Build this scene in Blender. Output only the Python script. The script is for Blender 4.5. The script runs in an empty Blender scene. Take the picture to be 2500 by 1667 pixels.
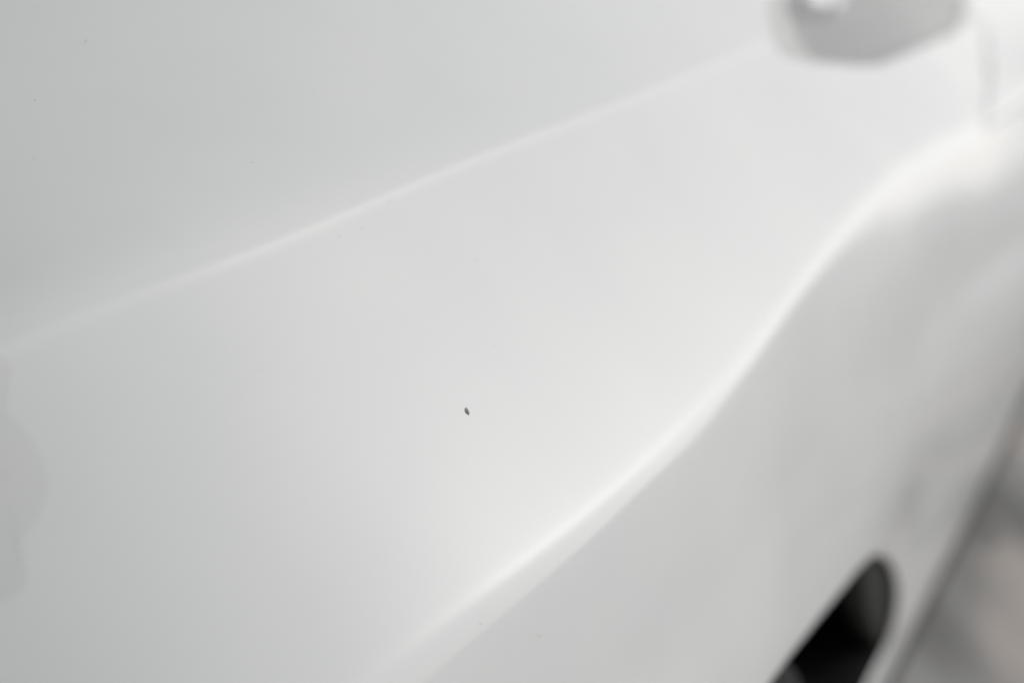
import bpy, bmesh, math, random
import numpy as np
from mathutils import Vector, Matrix
random.seed(4); rng = np.random.default_rng(4)
R = math.radians
sc = bpy.context.scene
col = sc.collection

# ------------------------------------------------------------------ camera
# world: +X runs along the nose of the car, +Y back over the bonnet, +Z up, ground at z = 0
FPX = 3472.0; CX, CY = 1250.0, 833.5; CAMZ = 1.08
CAM = np.array([0.0, 0.0, CAMZ])
def _axes():
    U = np.array([1900.0, 1283.5, FPX]); U /= np.linalg.norm(U)
    psi = R(35); a = np.array([math.sin(psi), math.cos(psi), 0.0])
    up = a - np.array([0, 0, (a @ U) / U[2]]); up /= np.linalg.norm(up)
    L = np.cross(U, up)
    if L[0] > 0: L = -L
    return U, L, up
AU, AL, AUP = _axes()
M3 = np.array([AU, AL, AUP])              # camera frame (right, up, forward) -> world
cam_data = bpy.data.cameras.new('camera'); cam = bpy.data.objects.new('camera', cam_data)
col.objects.link(cam); sc.camera = cam
m = Matrix.Identity(4)
for r in range(3):
    m[r][0] = M3[r][0]; m[r][1] = M3[r][1]; m[r][2] = -M3[r][2]; m[r][3] = CAM[r]
cam.matrix_world = m
cam_data.sensor_width = 36; cam_data.lens = 50
cam_data.clip_start = 0.02; cam_data.clip_end = 3000
cam_data.dof.use_dof = True
cam_data.dof.focus_distance = 0.535
cam_data.dof.aperture_fstop = 3.4

# ------------------------------------------------------------------ sky and sun (bright overcast)
SUN_EL, SUN_AZ = R(36), R(-28.5)            # azimuth counter-clockwise from +X
w = bpy.data.worlds.new('World'); sc.world = w; w.use_nodes = True
nt = w.node_tree; nt.nodes.clear()
sky = nt.nodes.new('ShaderNodeTexSky'); sky.sky_type = 'NISHITA'; sky.sun_disc = False
sky.sun_elevation = SUN_EL; sky.sun_rotation = R(90) - SUN_AZ
sky.air_density = 1.0; sky.dust_density = 4.0; sky.ozone_density = 1.0
hs = nt.nodes.new('ShaderNodeHueSaturation'); hs.inputs['Saturation'].default_value = 0.19
bg = nt.nodes.new('ShaderNodeBackground'); bg.inputs['Strength'].default_value = 0.08
out = nt.nodes.new('ShaderNodeOutputWorld')
nt.links.new(sky.outputs[0], hs.inputs['Color']); nt.links.new(hs.outputs[0], bg.inputs['Color'])
nt.links.new(bg.outputs[0], out.inputs['Surface'])
sd = bpy.data.lights.new('sun', 'SUN'); sun = bpy.data.objects.new('sun', sd); col.objects.link(sun)
sd.energy = 1.4; sd.angle = R(154); sd.color = (0.99, 1.0, 0.99)
ld = Vector((math.cos(SUN_EL)*math.cos(SUN_AZ), math.cos(SUN_EL)*math.sin(SUN_AZ), math.sin(SUN_EL)))
sun.rotation_euler = ld.to_track_quat('Z', 'Y').to_euler(); sun.location = ld * 10
sc.view_settings.view_transform = 'Standard'; sc.view_settings.look = 'None'
sc.view_settings.exposure = 0.01; sc.view_settings.gamma = 1.0

# ------------------------------------------------------------------ materials
def mat(name, base, rough=0.5, coat=0.0, coat_rough=0.03, metallic=0.0, spec=0.5):
    M = bpy.data.materials.new(name); M.use_nodes = True
    b = M.node_tree.nodes['Principled BSDF']
    b.inputs['Base Color'].default_value = (*base, 1); b.inputs['Roughness'].default_value = rough
    b.inputs['Coat Weight'].default_value = coat; b.inputs['Coat Roughness'].default_value = coat_rough
    b.inputs['Metallic'].default_value = metallic; b.inputs['Specular IOR Level'].default_value = spec
    return M, b
def noise_color(M, b, c1, c2, scale, detail=4, socket='Base Color', lo=.35, hi=.65):
    n = M.node_tree
    tc = n.nodes.new('ShaderNodeTexCoord'); no = n.nodes.new('ShaderNodeTexNoise')
    no.inputs['Scale'].default_value = scale; no.inputs['Detail'].default_value = detail
    ra = n.nodes.new('ShaderNodeValToRGB'); ra.color_ramp.elements[0].position = lo; ra.color_ramp.elements[1].position = hi
    ra.color_ramp.elements[0].color = (*c1, 1); ra.color_ramp.elements[1].color = (*c2, 1)
    n.links.new(tc.outputs['Object'], no.inputs['Vector']); n.links.new(no.outputs[0], ra.inputs[0])
    n.links.new(ra.outputs[0], b.inputs[socket]); return ra, tc, no

PAINT, pb = mat('white_paint', (.80, .805, .80), .45, 1.0, .08, spec=.0)
noise_color(PAINT, pb, (.775, .78, .775), (.81, .81, .802), 9.0, 5)
# faint orange peel in the clear coat
n = PAINT.node_tree
no = n.nodes.new('ShaderNodeTexNoise'); no.inputs['Scale'].default_value = 260; no.inputs['Detail'].default_value = 2
bu = n.nodes.new('ShaderNodeBump'); bu.inputs['Strength'].default_value = .02; bu.inputs['Distance'].default_value = .001
tc = n.nodes.new('ShaderNodeTexCoord'); n.links.new(tc.outputs['Object'], no.inputs['Vector'])
n.links.new(no.outputs[0], bu.inputs['Height']); n.links.new(bu.outputs[0], pb.inputs['Coat Normal'])

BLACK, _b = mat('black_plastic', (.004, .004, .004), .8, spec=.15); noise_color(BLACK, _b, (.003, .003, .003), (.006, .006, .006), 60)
DUCT, _b = mat('duct_plastic_lit', (.022, .022, .018), .7, spec=.15); noise_color(DUCT, _b, (.019, .019, .015), (.026, .026, .021), 40)
BRACK, _b = mat('bracket_grey', (.014, .014, .014), .7, spec=.2); noise_color(BRACK, _b, (.011, .011, .011), (.018, .018, .018), 40)
CONTACT_SHADE, _b = mat('contact_shade_dark', (.02, .02, .02), .7); noise_color(CONTACT_SHADE, _b, (.015, .015, .015), (.026, .026, .026), 90)
SILVER, _b = mat('lamp_silver', (.74, .74, .73), .5, .3, .1); noise_color(SILVER, _b, (.72, .72, .71), (.76, .76, .75), 14)
CHROME, _b = mat('reflector_chrome', (.93, .93, .93), .12, 0, .1, 1.0)
CHIP, _b = mat('bare_primer', (.16, .16, .15), .8); noise_color(CHIP, _b, (.10, .10, .095), (.36, .36, .34), 1500, 3, lo=.40, hi=.62)
SPECK, _b = mat('dust_grey', (.42, .42, .41), .8); noise_color(SPECK, _b, (.58, .58, .57), (.68, .68, .67), 900)
LENS = bpy.data.materials.new('lamp_lens'); LENS.use_nodes = True
n = LENS.node_tree; n.nodes.clear()
o_ = n.nodes.new('ShaderNodeOutputMaterial'); mx = n.nodes.new('ShaderNodeMixShader'); fr = n.nodes.new('ShaderNodeFresnel')
tr = n.nodes.new('ShaderNodeBsdfTransparent'); gl = n.nodes.new('ShaderNodeBsdfGlossy')
tr.inputs[0].default_value = (.93, .94, .93, 1); gl.inputs['Roughness'].default_value = .03; fr.inputs[0].default_value = 1.5
n.links.new(fr.outputs[0], mx.inputs[0]); n.links.new(tr.outputs[0], mx.inputs[1]); n.links.new(gl.outputs[0], mx.inputs[2])
n.links.new(mx.outputs[0], o_.inputs[0])

# ------------------------------------------------------------------ helpers
def link(name, me, m=None, parent=None, smooth=True):
    if smooth: me.polygons.foreach_set('use_smooth', [True]*len(me.polygons))
    o = bpy.data.objects.new(name, me); col.objects.link(o)
    if m: me.materials.append(m)
    if parent: o.parent = parent
    return o
def from_np(name, V, F, m, parent=None, smooth=True):
    me = bpy.data.meshes.new(name); me.from_pydata([tuple(v) for v in V], [], [tuple(int(i) for i in f) for f in F])
    me.validate(); me.update(); return link(name, me, m, parent, smooth)
def ray(px, py):
    d = M3 @ np.array([px - CX, CY - py, FPX]); return d / np.linalg.norm(d)
def project(P):
    q = (P - CAM) @ M3
    return np.stack([CX + FPX*q[..., 0]/q[..., 2], CY - FPX*q[..., 1]/q[..., 2]], -1)
def spline(xs, ys):
    """natural cubic spline, linear beyond its ends"""
    xs = np.array(xs, float); ys = np.array(ys, float); n = len(xs); h = np.diff(xs)
    A = np.eye(n); b = np.zeros(n)
    for i in range(1, n-1):
        A[i, i-1] = h[i-1]; A[i, i] = 2*(h[i-1]+h[i]); A[i, i+1] = h[i]
        b[i] = 6*((ys[i+1]-ys[i])/h[i]-(ys[i]-ys[i-1])/h[i-1])
    Mm = np.linalg.solve(A, b)
    d0 = (ys[1]-ys[0])/h[0]-h[0]*(2*Mm[0]+Mm[1])/6; d1 = (ys[-1]-ys[-2])/h[-1]+h[-1]*(2*Mm[-1]+Mm[-2])/6
    def f(x):
        x = np.asarray(x, float); i = np.clip(np.searchsorted(xs, x)-1, 0, n-2); t = x-xs[i]; hh = h[i]
        y = ys[i]+t*((ys[i+1]-ys[i])/hh-hh*(2*Mm[i]+Mm[i+1])/6)+t*t*Mm[i]/2+t**3*(Mm[i+1]-Mm[i])/(6*hh)
        y = np.where(x < xs[0], ys[0]+d0*(x-xs[0]), y); return np.where(x > xs[-1], ys[-1]+d1*(x-xs[-1]), y)
    return f

# ------------------------------------------------------------------ the shape of the nose
def crown(u):                              # the nose falls away to both sides
    u = np.asarray(u, float)
    q = DIP_W*np.log1p(np.exp(np.clip((DIP_U-u)/DIP_W, -40, 40)))   # ... and dips towards the middle of the bonnet
    return -CROWN_K*(np.sqrt((u-CROWN_U)**2+.25)-.5) - DIP_S*(np.sqrt(q*q+.12**2)-.12)
HOOD = ((1.30, .065), (.90, .070), (.50, .055), (.28, .034), (.14, .017), (.05, .0055))
CREASE = ((.016, .0017), (.003, .0003), (.0003, .0000), (-.0022, -.0011), (-.012, -.0034))
BULGE = .0004
EDGE = ((.003, .0004), (-.005, -.0066))
FF = np.array([0, .03, .06, .09, .13, .17, .22, .30, .42, .56, .70, .85, 1.])
FD = (-3.0, -2.0, .2, 3)                     # against the tilt at which the paint stops mirroring the sky
FT0 = (50, 52, 55, 59, 62, 65, 67, 68)
FT1 = (53, 44, 54, 68, 69, 68, 67, 66)
FWT = (0, 0, 0, 0, 0, 0, 0, .3, .6, 1, 1, 1)
DIP_W, DIP_U, DIP_S = .07, .30, 1.32
CROWN_K, CROWN_U = .02, .75
def sstep(x, a, b):
    t = np.clip((np.asarray(x, float)-a)/(b-a), 0, 1); return t*t*(3-2*t)
def z_on(off):                             # height of a feature line
    return lambda u: off + crown(u)
def lateral(pix, zf, far):
    """side position v(u) of a feature line of known height"""
    us, vs = [], []
    for p in pix:
        d = ray(*p); t = .6
        for _ in range(60): t = .5*t + .5*(float(zf(t*d[0]))-CAMZ)/d[2]
        us.append(t*d[0]); vs.append(t*d[1])
    us = [us[0]-.7]+us+[us[-1]+far]; vs = [vs[0]]+vs+[vs[-1]]
    return spline(us, vs), us[1:-1], vs[1:-1]
z_edge, z_crease, z_bot = (lambda u: .750+.80*crown(u)+.015*sstep(u, .45, 1.15)), z_on(.790), lambda u: .24 + 0*np.asarray(u, float)
EDGE_PX = [(930, 1660), (1250, 1420), (1640, 1090), (1800, 915), (1960, 700), (2120, 505), (2200, 430), (2420, 300), (2500, 250)]
v_edge, ue, ve = lateral(EDGE_PX, z_edge, .8)
v_crease, uc, vc = lateral([(0, 855), (500, 655), (1000, 450), (1500, 255), (1880, 95)], z_crease, 1.0)
v_bot, ub, vb = lateral([(2165, 1667), (2300, 1390), (2400, 1190), (2500, 980)], z_bot, .8)
def _theta():
    us_ = np.linspace(-1, 3.0, 81); th = []
    for u in us_:
        P = np.array([u, float(v_edge(u))-.03, float(z_edge(u))-.03]); d = (P-CAM)/np.linalg.norm(P-CAM); e = .02
        tu = np.array([2*e, float(v_edge(u+e)-v_edge(u-e)), float(z_edge(u+e)-z_edge(u-e))]); best = 46.
        for a in np.arange(30, 62, .25):
            n_ = np.cross(tu, [0, -math.cos(R(a)), -math.sin(R(a))]); n_ /= np.linalg.norm(n_); n_ = n_ if n_[2] > 0 else -n_
            r_ = d-2*(d@n_)*n_
            if r_[2] < .015: best = a; break
        th.append(min(max(best, 38), 52) if .25 < u < 2 else 46.)
    k = np.exp(-.5*(np.arange(-6, 7)/2.0)**2); k /= k.sum()
    th = np.convolve(np.pad(th, 6, mode='edge'), k, 'valid'); return spline(us_, th)
TH = _theta()
print('theta', np.round(TH(np.array([.3, .5, .7, .9, 1.1, 1.3, 1.6])), 1))
print('edge', np.round(ue, 3), np.round(ve, 3)); print('crease', np.round(uc, 3), np.round(vc, 3)); print('bot', np.round(ub, 3), np.round(vb, 3))

def sstep(x, a, b):
    t = np.clip((np.asarray(x, float)-a)/(b-a), 0, 1); return t*t*(3-2*t)
def controls(u):
    """section control points (v, z) at station u; each gets an array"""
    u = np.asarray(u, float); C = crown(u)
    ve_, vc_, vb_ = v_edge(u), v_crease(u), v_bot(u); ze, zc, zb = z_edge(u), z_crease(u), z_bot(u)
    P = []
    for (dv, dz), e in zip(HOOD, (1, 1, 1, .8, .4, .1)): P.append((vc_+dv, zc+dz-e*.57*np.maximum(.80-u, 0)**2))
    cs = .35+1.3*sstep(-u, -.52, -.28)
    for dv, dz in CREASE: P.append((vc_+dv, zc+dz-(.0003*cs if abs(dv+.0022) < 1e-6 else 0)))
    es = .62+.38*sstep(u, .65, 1.1)         # the fold is tighter towards the middle of the car
    va, za, vz, zz = vc_-.020, zc-.0055, ve_+.009*es, ze+.0025*es
    g2 = sstep(u, 1.28, 1.6)                # hollow behind the lamp corner
    for f in (.33, .68): P.append((va*(1-f)+vz*f, za*(1-f)+zz*f+BULGE*4*f*(1-f)-.012*g2))
    P.append((vz, zz+.002*g2))
    g = sstep(u, .80, 1.20)
    for dv, dz in EDGE: P.append((ve_+dv*es, ze+dz*es))
    th = TH(u); e0 = .0135*es; h0 = .0066*es+.0085*es*np.tan(R(1)*(th-3+4.5*(1-sstep(u, .70, 1.05)))); P.append((ve_-e0, ze-h0))
    H = ze-h0-(zb+.016); D = (ve_-e0)-(vb_+.004)
    df = np.diff(FF); T = [th+d+6.2*(1-sstep(u, .70, 1.05)) for d in FD]+[a_*(1-g)+b_*g for a_, b_ in zip(FT0, FT1)]      # slope of every strip of the flank, degrees
    lo, hi = np.full(u.shape, -30.), np.full(u.shape, 30.)
    for _ in range(18):                     # the lower strips are turned until the section ends on the lower edge
        md = (lo+hi)/2; tot = sum(H*d/np.tan(R(1)*(t+md*w)) for d, t, w in zip(df, T, FWT)); k = tot > D
        lo = np.where(k, md, lo); hi = np.where(k, hi, md)
    v, z = ve_-e0, ze-h0
    for d, t, w in zip(df[:-1], T, FWT):
        v = v-H*d/np.tan(R(1)*(t+md*w)); z = z-H*d; P.append((v, z))
    P.append((vb_+.004, zb+.016)); P.append((vb_+.003, zb+.002)); P.append((vb_+.014, zb-.008)); P.append((vb_+.06, zb-.012)); P.append((vb_+.25, zb-.012))
    return np.array([[np.broadcast_to(a, u.shape), np.broadcast_to(b, u.shape)] for a, b in P])   # K,2,...
KCTL = controls(np.array([1.0])).shape[0]
def basis(tau):
    tau = np.asarray(tau, float); i = np.clip(np.floor(tau).astype(int), 0, KCTL-2); t = tau-i
    B = [(1-t)**3/6, (3*t**3-6*t*t+4)/6, (-3*t**3+3*t*t+3*t+1)/6, t**3/6]
    return [np.clip(i+k-1, 0, KCTL-1) for k in range(4)], B
def eval_tau(u, tau):
    u, tau = np.broadcast_arrays(np.asarray(u, float), np.asarray(tau, float))
    sh = u.shape; u = u.ravel(); tau = tau.ravel()
    uq, k = np.unique(u, return_inverse=True); P = controls(uq); idx, B = basis(tau); v = 0; z = 0
    for ii, b in zip(idx, B): v = v+b*P[ii, 0, k]; z = z+b*P[ii, 1, k]
    return np.stack([u, v, z], -1).reshape(sh+(3,))
_t = np.linspace(0, KCTL-1, 4000); _p = eval_tau(np.full(4000, .9), _t)
_s = np.concatenate([[0], np.cumsum(np.linalg.norm(np.diff(_p, axis=0), axis=1))]); STOT = _s[-1]
def S(u, s):                               # s: metres down the section, from the windscreen side to the sill
    return eval_tau(u, np.interp(s, _s, _t))
def normal(u, s, e=.002):
    a = S(u+e, s)-S(u-e, s); b = S(u, s+e)-S(u, s-e); n_ = np.cross(b, a)
    n_ /= np.linalg.norm(n_, axis=-1, keepdims=True); return np.where(n_[..., 2:3]*1+(-n_[..., 1:2])*.6 < 0, -n_, n_)
s_crease = float(np.interp(8, _t, _s)); s_edge = float(np.interp(14.6, _t, _s)); s_bot = float(np.interp(KCTL-4, _t, _s))
_gu, _gs = np.meshgrid(np.linspace(-.2, 2.6, 281), np.linspace(.6, STOT-.2, 300), indexing='ij')
_gp = project(S(_gu, _gs))
def locate(px, py):
    """station and girth of the point of the body under a given sight line"""
    k = np.argmin(np.sum((_gp-np.array([px, py]))**2, -1)); u, s = _gu.flat[k], _gs.flat[k]
    for _ in range(12):
        f = project(S(u, s))-np.array([px, py]); e = 1e-4
        J = np.stack([(project(S(u+e, s))-project(S(u-e, s)))/(2*e), (project(S(u, s+e))-project(S(u, s-e)))/(2*e)], -1)
        try: d = np.linalg.solve(J, f)
        except Exception: break
        d = np.clip(d, -.03, .03); u -= d[0]; s -= d[1]
    return float(u), float(s)
for q_ in [(2150,700),(2300,600),(2200,800),(2400,650),(2400,850),(2350,950),(2100,1150),(1900,1400),(2050,600),(1500,1500)]: print(q_, locate(*q_), 'tau', round(float(np.interp(locate(*q_)[1], _s, _t)), 2))
print('chip', locate(1140, 1000), 's_crease', s_crease, 's_edge', s_edge, 's_bot', s_bot)

def closed_curve(pts, n=240):
    """smooth closed curve (periodic Catmull-Rom) through pts"""
    pts = np.array(pts, float); k = len(pts); o = []
    for i in range(k):
        p0, p1, p2, p3 = pts[i-1], pts[i], pts[(i+1) % k], pts[(i+2) % k]
        for t in np.linspace(0, 1, max(4, n//k), endpoint=False):
            o.append(.5*((2*p1)+(-p0+p2)*t+(2*p0-5*p1+4*p2-p3)*t*t+(-p0+3*p1-3*p2+p3)*t**3))
    return np.array(o)
def inside(P, poly):
    x, y = P[..., 0], P[..., 1]; c = np.zeros(x.shape, bool); q = np.roll(poly, -1, 0)
    for (x1, y1), (x2, y2) in zip(poly, q):
        cond = ((y1 > y) != (y2 > y)); xi = (x2-x1)*(y-y1)/((y2-y1) if y2 != y1 else 1e-12)+x1; c ^= cond & (x < xi)
    return c
def closest(P, poly):
    a = poly; b = np.roll(poly, -1, 0); best = None; bd = np.full(len(P), 1e9); bp = np.zeros_like(P)
    for p, q in zip(a, b):
        d = q-p; t = np.clip(((P-p)@d)/max(d@d, 1e-12), 0, 1); c = p+t[:, None]*d; dd = np.linalg.norm(P-c, axis=1)
        k = dd < bd; bd[k] = dd[k]; bp[k] = c[k]
    return bp, bd

# openings, as closed curves in (u, s)
LAMP_PX = [(1888, -10), (1884, 60), (1900, 118), (1960, 148), (2040, 152), (2125, 156), (2190, 138), (2280, 98), (2338, 66), (2352, 20), (2352, -40), (2300, -120), (2150, -150), (1980, -110)]
lamp = closed_curve([locate(*p) for p in LAMP_PX])
DUCT_PX = [(2140, 1356), (2172, 1372), (2190, 1412), (2192, 1480), (2174, 1560), (2134, 1645), (2070, 1760), (1920, 1860), (1780, 1900), (1760, 1830), (1830, 1735), (1900, 1640), (1980, 1535), (2060, 1435), (2105, 1380)]
duct = closed_curve([locate(*p) for p in DUCT_PX])
GLASS_PX = [(1925, -10), (1932, 50), (1960, 100), (2005, 136), (2070, 148), (2126, 153), (2188, 135), (2278, 95), (2334, 62), (2347, 18), (2347, -40), (2295, -114), (2150, -144), (2010, -104)]
glass = closed_curve([locate(*p) for p in GLASS_PX])
print('lamp', lamp.min(0), lamp.max(0), 'duct', duct.min(0), duct.max(0))
GAP_PX = [(2356, 40), (2392, 52), (2410, 110), (2416, 180), (2410, 250), (2402, 300)]

# ------------------------------------------------------------------ the car
car = bpy.data.objects.new('white_car', None); col.objects.link(car); car.location = (0, 0, 0)
car['label'] = 'glossy white car with a curved nose, a headlamp and one small stone chip'
car['category'] = 'car'

def shell(name, us, ss, keep, holes, m, thick=.003, lift=0):
    uu, s2 = np.meshgrid(us, ss, indexing='ij'); P = np.stack([uu, s2], -1).reshape(-1, 2); nu, ns = len(us), len(ss)
    cen = (P.reshape(nu, ns, 2)[:-1, :-1]+P.reshape(nu, ns, 2)[1:, 1:])/2
    ok = keep(cen[..., 0], cen[..., 1])
    base = ok.copy(); ia, ja = np.indices(ok.shape); A = ia*ns+ja; Q = np.stack([A, A+1, A+ns+1, A+ns], -1)
    for poly, on in holes:                  # every vertex along an opening is moved onto its outline
        inn = np.zeros(base.shape, bool); lo, hi = poly.min(0), poly.max(0)
        bx = base & (cen[..., 0] > lo[0]) & (cen[..., 0] < hi[0]) & (cen[..., 1] > lo[1]) & (cen[..., 1] < hi[1])
        inn[bx] = inside(cen[bx], poly); ok &= ~inn
        rim = np.intersect1d(Q[inn].ravel(), Q[base & ~inn].ravel())
        if len(rim): q, d = closest(P[rim], poly); k = d < .006; P[rim[k]] = q[k]
    F = Q[ok]
    used = np.unique(F); mp = -np.ones(nu*ns, int); mp[used] = np.arange(len(used))
    V = S(P[used, 0], P[used, 1]); me = bpy.data.meshes.new(name); F = mp[F]
    me.vertices.add(len(V)); me.vertices.foreach_set('co', V.ravel()); me.loops.add(F.size); me.loops.foreach_set('vertex_index', F.ravel())
    me.polygons.add(len(F)); me.polygons.foreach_set('loop_start', np.arange(0, F.size, 4)); me.polygons.foreach_set('loop_total', np.full(len(F), 4))
    me.update(); me.validate(); o = link(name, me, m, car)
    md = o.modifiers.new('rim', 'SOLIDIFY'); md.thickness = thick; md.offset = -1; md.use_rim = True; md.use_rim_only = True; md.use_even_offset = False
    return o
gp = [locate(*p) for p in GAP_PX]
gap_u = spline([p[1] for p in gp], [p[0] for p in gp])
s_split = gp[-1][1]+.006
print('gap', gp)
for q_ in [(40, 950), (100, 1150), (40, 1400), (400, 1150)]:
    uu_, sq_ = locate(*q_); p_ = S(uu_, sq_); n_ = normal(uu_, sq_); d_ = ray(*q_); r_ = d_-2*(d_@n_)*n_; t_ = (1.42-p_[2])/r_[2]
    print('mirror', q_, np.round(p_, 3), 'n', np.round(n_, 2), 'r', np.round(r_, 2), 'at z1.42', np.round(p_+r_*t_, 2))
def lin(a, b, st): return np.linspace(a, b, int(round((b-a)/st))+1)
us = np.unique(np.round(np.concatenate([lin(-.9, .2, .02), lin(.2, 2.4, .004), lin(2.4, 2.8, .02)]), 5))
ss = np.unique(np.round(np.concatenate([lin(.25, 1.0, .012), lin(1.0, s_crease-.03, .0035), lin(s_crease-.03, s_crease+.03, .0012), lin(s_crease+.03, STOT-.02, .0035)]), 5))
GW = .0013
u_gap_end = gp[-1][0]
def is_fender(u, s):                       # beyond the shut line and above its lower run
    g = gap_u(np.clip(s, gp[0][1], gp[-1][1])); return (u > g) & (s < s_split)
# the shut line itself is a thin closed curve cut out of the shell
line_s = np.linspace(gp[0][1]-.9, s_split, 60)
side_a = np.stack([gap_u(np.clip(line_s, gp[0][1], gp[-1][1])), line_s], -1)
low = np.stack([np.linspace(u_gap_end+.01, 3.0, 60), np.full(60, s_split)], -1)
slot = np.concatenate([side_a+[-GW/2, 0], low+[0, GW/2], (low-[0, GW/2])[::-1], (side_a-[-GW/2, GW/2])[::-1]])
holes = [(lamp, 1), (duct, 1), (slot, 1)]
bumper = shell('front_bumper', us, ss, lambda u, s: ~is_fender(u, s), holes, PAINT)
fender = shell('front_fender', us, ss, is_fender, holes, PAINT)

# dark liner behind the painted skin: closes the body so that the slots look into darkness
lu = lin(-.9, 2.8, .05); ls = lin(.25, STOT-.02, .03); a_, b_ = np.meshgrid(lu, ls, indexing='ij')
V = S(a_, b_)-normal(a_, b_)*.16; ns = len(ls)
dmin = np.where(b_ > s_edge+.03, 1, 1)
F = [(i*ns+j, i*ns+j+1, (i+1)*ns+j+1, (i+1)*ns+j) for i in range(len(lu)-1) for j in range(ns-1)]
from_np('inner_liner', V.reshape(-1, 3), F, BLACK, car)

# lamp: silver bowl, white reflectors, clear lens set a touch below the paint
def offset_ring(poly, cen, k, depth):
    q = cen+(poly-cen)*k; return S(q[:, 0], q[:, 1])-normal(q[:, 0], q[:, 1])*depth
def bowl(name, poly, steps, m, parent, cap=True):
    cen = (poly.min(0)+poly.max(0))/2 if parent else poly.mean(0); n_ = len(poly)
    V = []; F = []
    for k, d in steps: V.append(offset_ring(poly, cen, k, d))
    V = np.concatenate(V)
    for r in range(len(steps)-1):
        for i in range(n_): j = (i+1) % n_; F.append((r*n_+i, r*n_+j, (r+1)*n_+j, (r+1)*n_+i))
    if cap: F.append(tuple(range((len(steps)-1)*n_, len(steps)*n_)))
    return from_np(name, V, F, m, parent)
head = bpy.data.objects.new('headlamp', None); col.objects.link(head); head.parent = car
bowl('lamp_housing', glass, [(1.0, .003), (.97, .006), (.92, .010), (.82, .014), (.6, .018), (.3, .020), (.05, .020)], SILVER, head)
cen = (glass.min(0)+glass.max(0))/2
V = []; F = []; n_ = len(glass); rings = [1.0, .9, .7, .5, .3, .1]
for k in rings: q = cen+(glass-cen)*k*.992; V.append(S(q[:, 0], q[:, 1])-normal(q[:, 0], q[:, 1])*.0015)
V = np.concatenate(V)
for r in range(len(rings)-1):
    for i in range(n_): j = (i+1) % n_; F.append((r*n_+i, r*n_+j, (r+1)*n_+j, (r+1)*n_+i))
F.append(tuple(range((len(rings)-1)*n_, len(rings)*n_)))
from_np('lamp_lens', V, F, LENS, head)

BEZEL, _b = mat('bezel_grey', (.57, .57, .56), .5, .3, .1); noise_color(BEZEL, _b, (.55, .55, .54), (.59, .59, .58), 20)
V = np.concatenate([S(q[:, 0], q[:, 1])-normal(q[:, 0], q[:, 1])*d for q, d in ((lamp, .0012), (lamp*.6+glass*.4, .0010), (glass, .0014), (glass, .006))])
n_ = len(lamp); from_np('lamp_bezel', V, [(r*n_+i, r*n_+(i+1) % n_, (r+1)*n_+(i+1) % n_, (r+1)*n_+i) for r in range(3) for i in range(n_)], BEZEL, head)
def pad(name, px, m, parent, depth, thick, dome):
    poly = closed_curve([locate(*p) for p in px], 48); c = poly.mean(0); V = []; F = []; n_ = len(poly)
    st = [(1, depth+thick), (1, depth+dome*.5), (.93, depth+dome*.15), (.75, depth), (.4, depth-dome*.2), (.1, depth-dome*.25)]
    for k, d in st: q = c+(poly-c)*k; V.append(S(q[:, 0], q[:, 1])-normal(q[:, 0], q[:, 1])*d)
    for r in range(len(st)-1):
        for i in range(n_): j = (i+1) % n_; F.append((r*n_+i, r*n_+j, (r+1)*n_+j, (r+1)*n_+i))
    F.append(tuple(range((len(st)-1)*n_, len(st)*n_)))
    return from_np(name, np.concatenate(V), F, m, parent)
SKY_WHITE, _b = mat('mirrored_sky_white', (.85, .85, .85), .3, .5); noise_color(SKY_WHITE, _b, (.83, .83, .83), (.88, .88, .88), 30)  # white colour stands for sky mirrored in the lamp's chrome
pad('reflector', [(1965, -60), (1972, -10), (1990, 8), (2015, 14), (2034, 2), (2036, -60)], SKY_WHITE, head, .001, .01, .004)
pad('reflector', [(2039, -60), (2041, 6), (2050, 20), (2061, 12), (2068, -20), (2066, -60)], SKY_WHITE, head, .001, .01, .004)

# duct: rolled lip, tunnel and back wall
bowl('duct_tunnel', duct, [(1.0, .002), (.985, .010), (.97, .03), (.95, .07), (.93, .12), (.92, .15)], BLACK, car)

pad('lit_duct_wall', [(x+24, y+(y-1366)*.10) for x, y in [(2110, 1366), (2150, 1356), (2184, 1380), (2192, 1440), (2178, 1510), (2152, 1575), (2132, 1545), (2112, 1490), (2102, 1425)]], DUCT, car, .006, .02, .002)  # lighter olive plate, stands for the lit duct wall at the tip
pad('duct_bracket', [(x+12, y+12) for x, y in [(1850, 1760), (1868, 1680), (1895, 1630), (1925, 1608), (1958, 1618), (1984, 1655), (1992, 1710), (1960, 1790)]], BRACK, car, .012, .03, .004)
# dark strip along the lower edge, contact shade put into its colour
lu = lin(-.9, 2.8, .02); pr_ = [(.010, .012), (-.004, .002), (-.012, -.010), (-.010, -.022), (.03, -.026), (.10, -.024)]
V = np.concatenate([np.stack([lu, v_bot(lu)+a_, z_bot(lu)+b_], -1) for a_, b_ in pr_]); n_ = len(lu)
from_np('contact_shade_strip', V, [(r*n_+i, r*n_+i+1, (r+1)*n_+i+1, (r+1)*n_+i) for r in range(len(pr_)-1) for i in range(n_-1)], CONTACT_SHADE, car)

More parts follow.
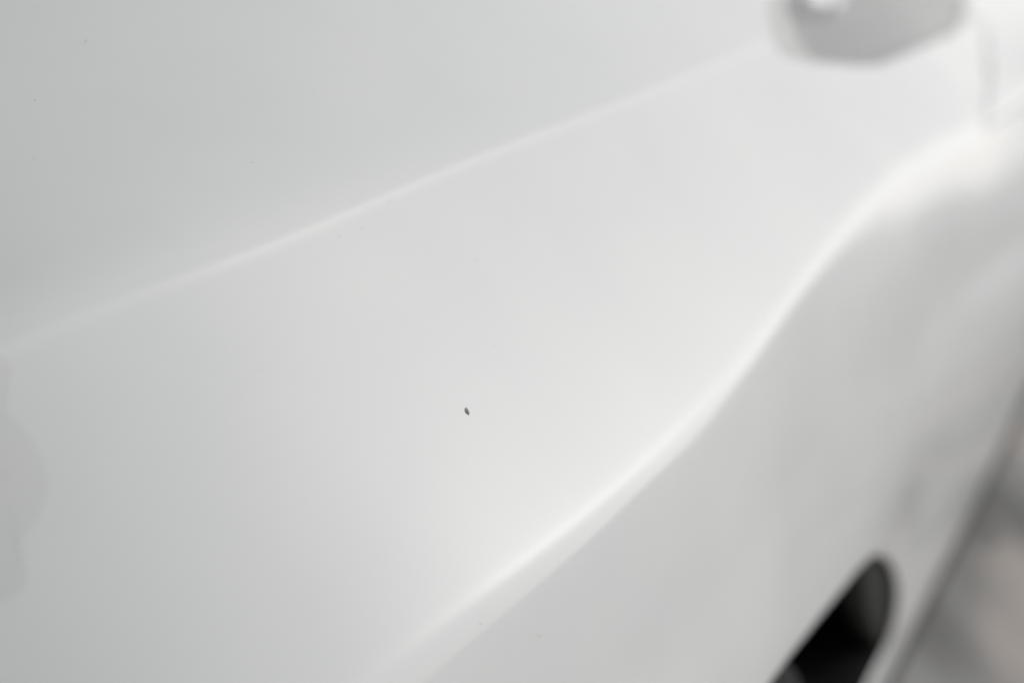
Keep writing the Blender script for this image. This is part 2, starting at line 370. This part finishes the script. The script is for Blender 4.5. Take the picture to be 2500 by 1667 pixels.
# slightly greyer patch at the left border of the view
PATCH, sb_ = mat('greyer_paint', (.745, .745, .735), .45, 1.0, .10, spec=0); noise_color(PATCH, sb_, (.735, .74, .73), (.755, .75, .74), 30)
PATCH_PX = [(-10, 868), (18, 880), (27, 902), (9, 935), (4, 970), (17, 1003), (50, 1040), (84, 1083), (104, 1130), (116, 1185), (111, 1225), (84, 1277), (53, 1315), (39, 1343), (46, 1370), (65, 1398), (65, 1420), (44, 1445), (0, 1463), (-90, 1470), (-170, 1400), (-190, 1200), (-170, 1000), (-90, 880)]
sp = closed_curve([locate(*p) for p in PATCH_PX], 144); n_ = len(sp); c_ = sp.mean(0); V = []
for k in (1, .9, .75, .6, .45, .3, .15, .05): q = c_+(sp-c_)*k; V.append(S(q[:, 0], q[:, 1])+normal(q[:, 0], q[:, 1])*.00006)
V = np.concatenate(V); st = from_np('grey_patch', V, [(r*n_+i, r*n_+(i+1) % n_, (r+1)*n_+(i+1) % n_, (r+1)*n_+i) for r in range(7) for i in range(n_)]+[tuple(range(7*n_, 8*n_))], PATCH, bumper)
st['label'] = 'faint grey patch with a wavy outline on the white paint'

# ------------------------------------------------------------------ stone chip and specks on the paint
def flake(name, px, m, lift, bumps, inner=3):
    poly = closed_curve([locate(*p) for p in px], 40); c = poly.mean(0); V = []; F = []; n_ = len(poly)
    for r in range(inner+1):
        q = c+(poly-c)*(1-r/(inner+.6)); h = (lift*(.15 if r == 0 else 1)+(rng.random(n_)-.5)*bumps*(r > 0))[:, None] if bumps else lift*(.3+.7*(r > 0))
        V.append(S(q[:, 0], q[:, 1])+normal(q[:, 0], q[:, 1], .0005)*h)
    for r in range(inner):
        for i in range(n_): j = (i+1) % n_; F.append((r*n_+i, r*n_+j, (r+1)*n_+j, (r+1)*n_+i))
    F.append(tuple(range(inner*n_, (inner+1)*n_)))
    return from_np(name, np.concatenate(V), F, m, bumper)
chip = flake('paint_chip', [(1134.6, 998), (1136, 995.6), (1139.5, 995.2), (1141, 997.8), (1143.6, 1000.2), (1144.2, 1004), (1146, 1007), (1145.6, 1011.5), (1143.4, 1013.4), (1140.8, 1010.8), (1138.2, 1010.4), (1136.4, 1006.8), (1134, 1003.4)], CHIP, .00016, .00016)
chip['label'] = 'small dark grey chip in the white paint'
for x, y, a, b, t in [(209, 103, 6, 2.5, 60), (1025, 193, 3.2, 2, 30), (615, 397, 2.4, 2, 0), (950, 492, 2.6, 1.8, 20), (985, 228, 2, 1.8, 0), (958, 308, 2, 1.6, 0), (85, 388, 3, 2.2, 80),
                      (85, 245, 3, 2.2, 0), (1206, 845, 2, 1.8, 0), (1160, 635, 2.4, 2, 0), (1175, 1521, 3, 2, 30), (1316, 1552, 3, 2.4, 0), (828, 578, 2.2, 2, 0), (883, 557, 2, 1.8, 0), (640, 905, 1.8, 1.6, 0)]:
    ct, st = math.cos(R(t)), math.sin(R(t))
    pp = [(x+a*math.cos(k)*ct*rj+b*math.sin(k)*st*rj, y-a*math.cos(k)*st*rj+b*math.sin(k)*ct*rj) for k, rj in zip(np.linspace(0, 2*math.pi, 7)[:-1], .7+.5*rng.random(6))]
    flake('dust_speck', pp, SPECK, .00008, 0, 1)

# ------------------------------------------------------------------ ground
GR, gb = mat('grey_paving', (.2, .2, .2), .85)
n = GR.node_tree; tc = n.nodes.new('ShaderNodeTexCoord')
n1 = n.nodes.new('ShaderNodeTexNoise'); n1.inputs['Scale'].default_value = 3.2; n1.inputs['Detail'].default_value = 5
r1 = n.nodes.new('ShaderNodeValToRGB'); r1.color_ramp.elements[0].position = .35; r1.color_ramp.elements[1].position = .7
r1.color_ramp.elements[0].color = (.165, .163, .156, 1); r1.color_ramp.elements[1].color = (.385, .38, .37, 1)
n2 = n.nodes.new('ShaderNodeTexNoise'); n2.inputs['Scale'].default_value = 2.3; n2.inputs['Detail'].default_value = 3
r2 = n.nodes.new('ShaderNodeValToRGB'); r2.color_ramp.elements[0].position = .55; r2.color_ramp.elements[1].position = .64
mxx = n.nodes.new('ShaderNodeMix'); mxx.data_type = 'RGBA'; mxx.inputs['B'].default_value = (.44, .395, .37, 1)
mp_ = n.nodes.new('ShaderNodeMapping'); mp_.inputs['Location'].default_value = (3.1, 7.7, 0)
n.links.new(tc.outputs['Object'], n1.inputs['Vector']); n.links.new(tc.outputs['Object'], mp_.inputs[0]); n.links.new(mp_.outputs[0], n2.inputs['Vector'])
n.links.new(n1.outputs[0], r1.inputs[0]); n.links.new(n2.outputs[0], r2.inputs[0]); n.links.new(r2.outputs[0], mxx.inputs['Factor'])
n.links.new(r1.outputs[0], mxx.inputs['A']); n.links.new(mxx.outputs['Result'], gb.inputs['Base Color'])
g = from_np('ground', [(-900, -900, 0), (900, -900, 0), (900, 900, 0), (-900, 900, 0)], [(0, 1, 2, 3)], GR, None, False)
g['kind'] = 'structure'

# unseen raised ring, added to cover the low sky mirrored in the flanks
ADDED_HILL, hb = mat('added_hill_pale', (.3, .3, .29), .9); noise_color(ADDED_HILL, hb, (.58, .59, .58), (.66, .66, .65), .12, 6)
na, prof_ = 180, [(140, -.5, 0), (165, 0, .35), (190, 0, .75), (215, 0, 1.0), (260, 0, .9)]
V = []; F = []
for r, z0, k in prof_:
    for i in range(na):
        t = 2*math.pi*i/na; hgt = 13+1.5*math.sin(3*t+1)+2*math.sin(7*t+.4)+1.2*math.sin(17*t)+1.2*math.sin(41*t+2)
        V.append((r*math.cos(t), r*math.sin(t), z0+k*hgt+(1.5*math.sin(29*t+r) if k else 0)))
for k in range(len(prof_)-1):
    for i in range(na): j = (i+1) % na; F.append((k*na+i, k*na+j, (k+1)*na+j, (k+1)*na+i))
h = from_np('added_hills', V, F, ADDED_HILL, None); h['kind'] = 'structure'
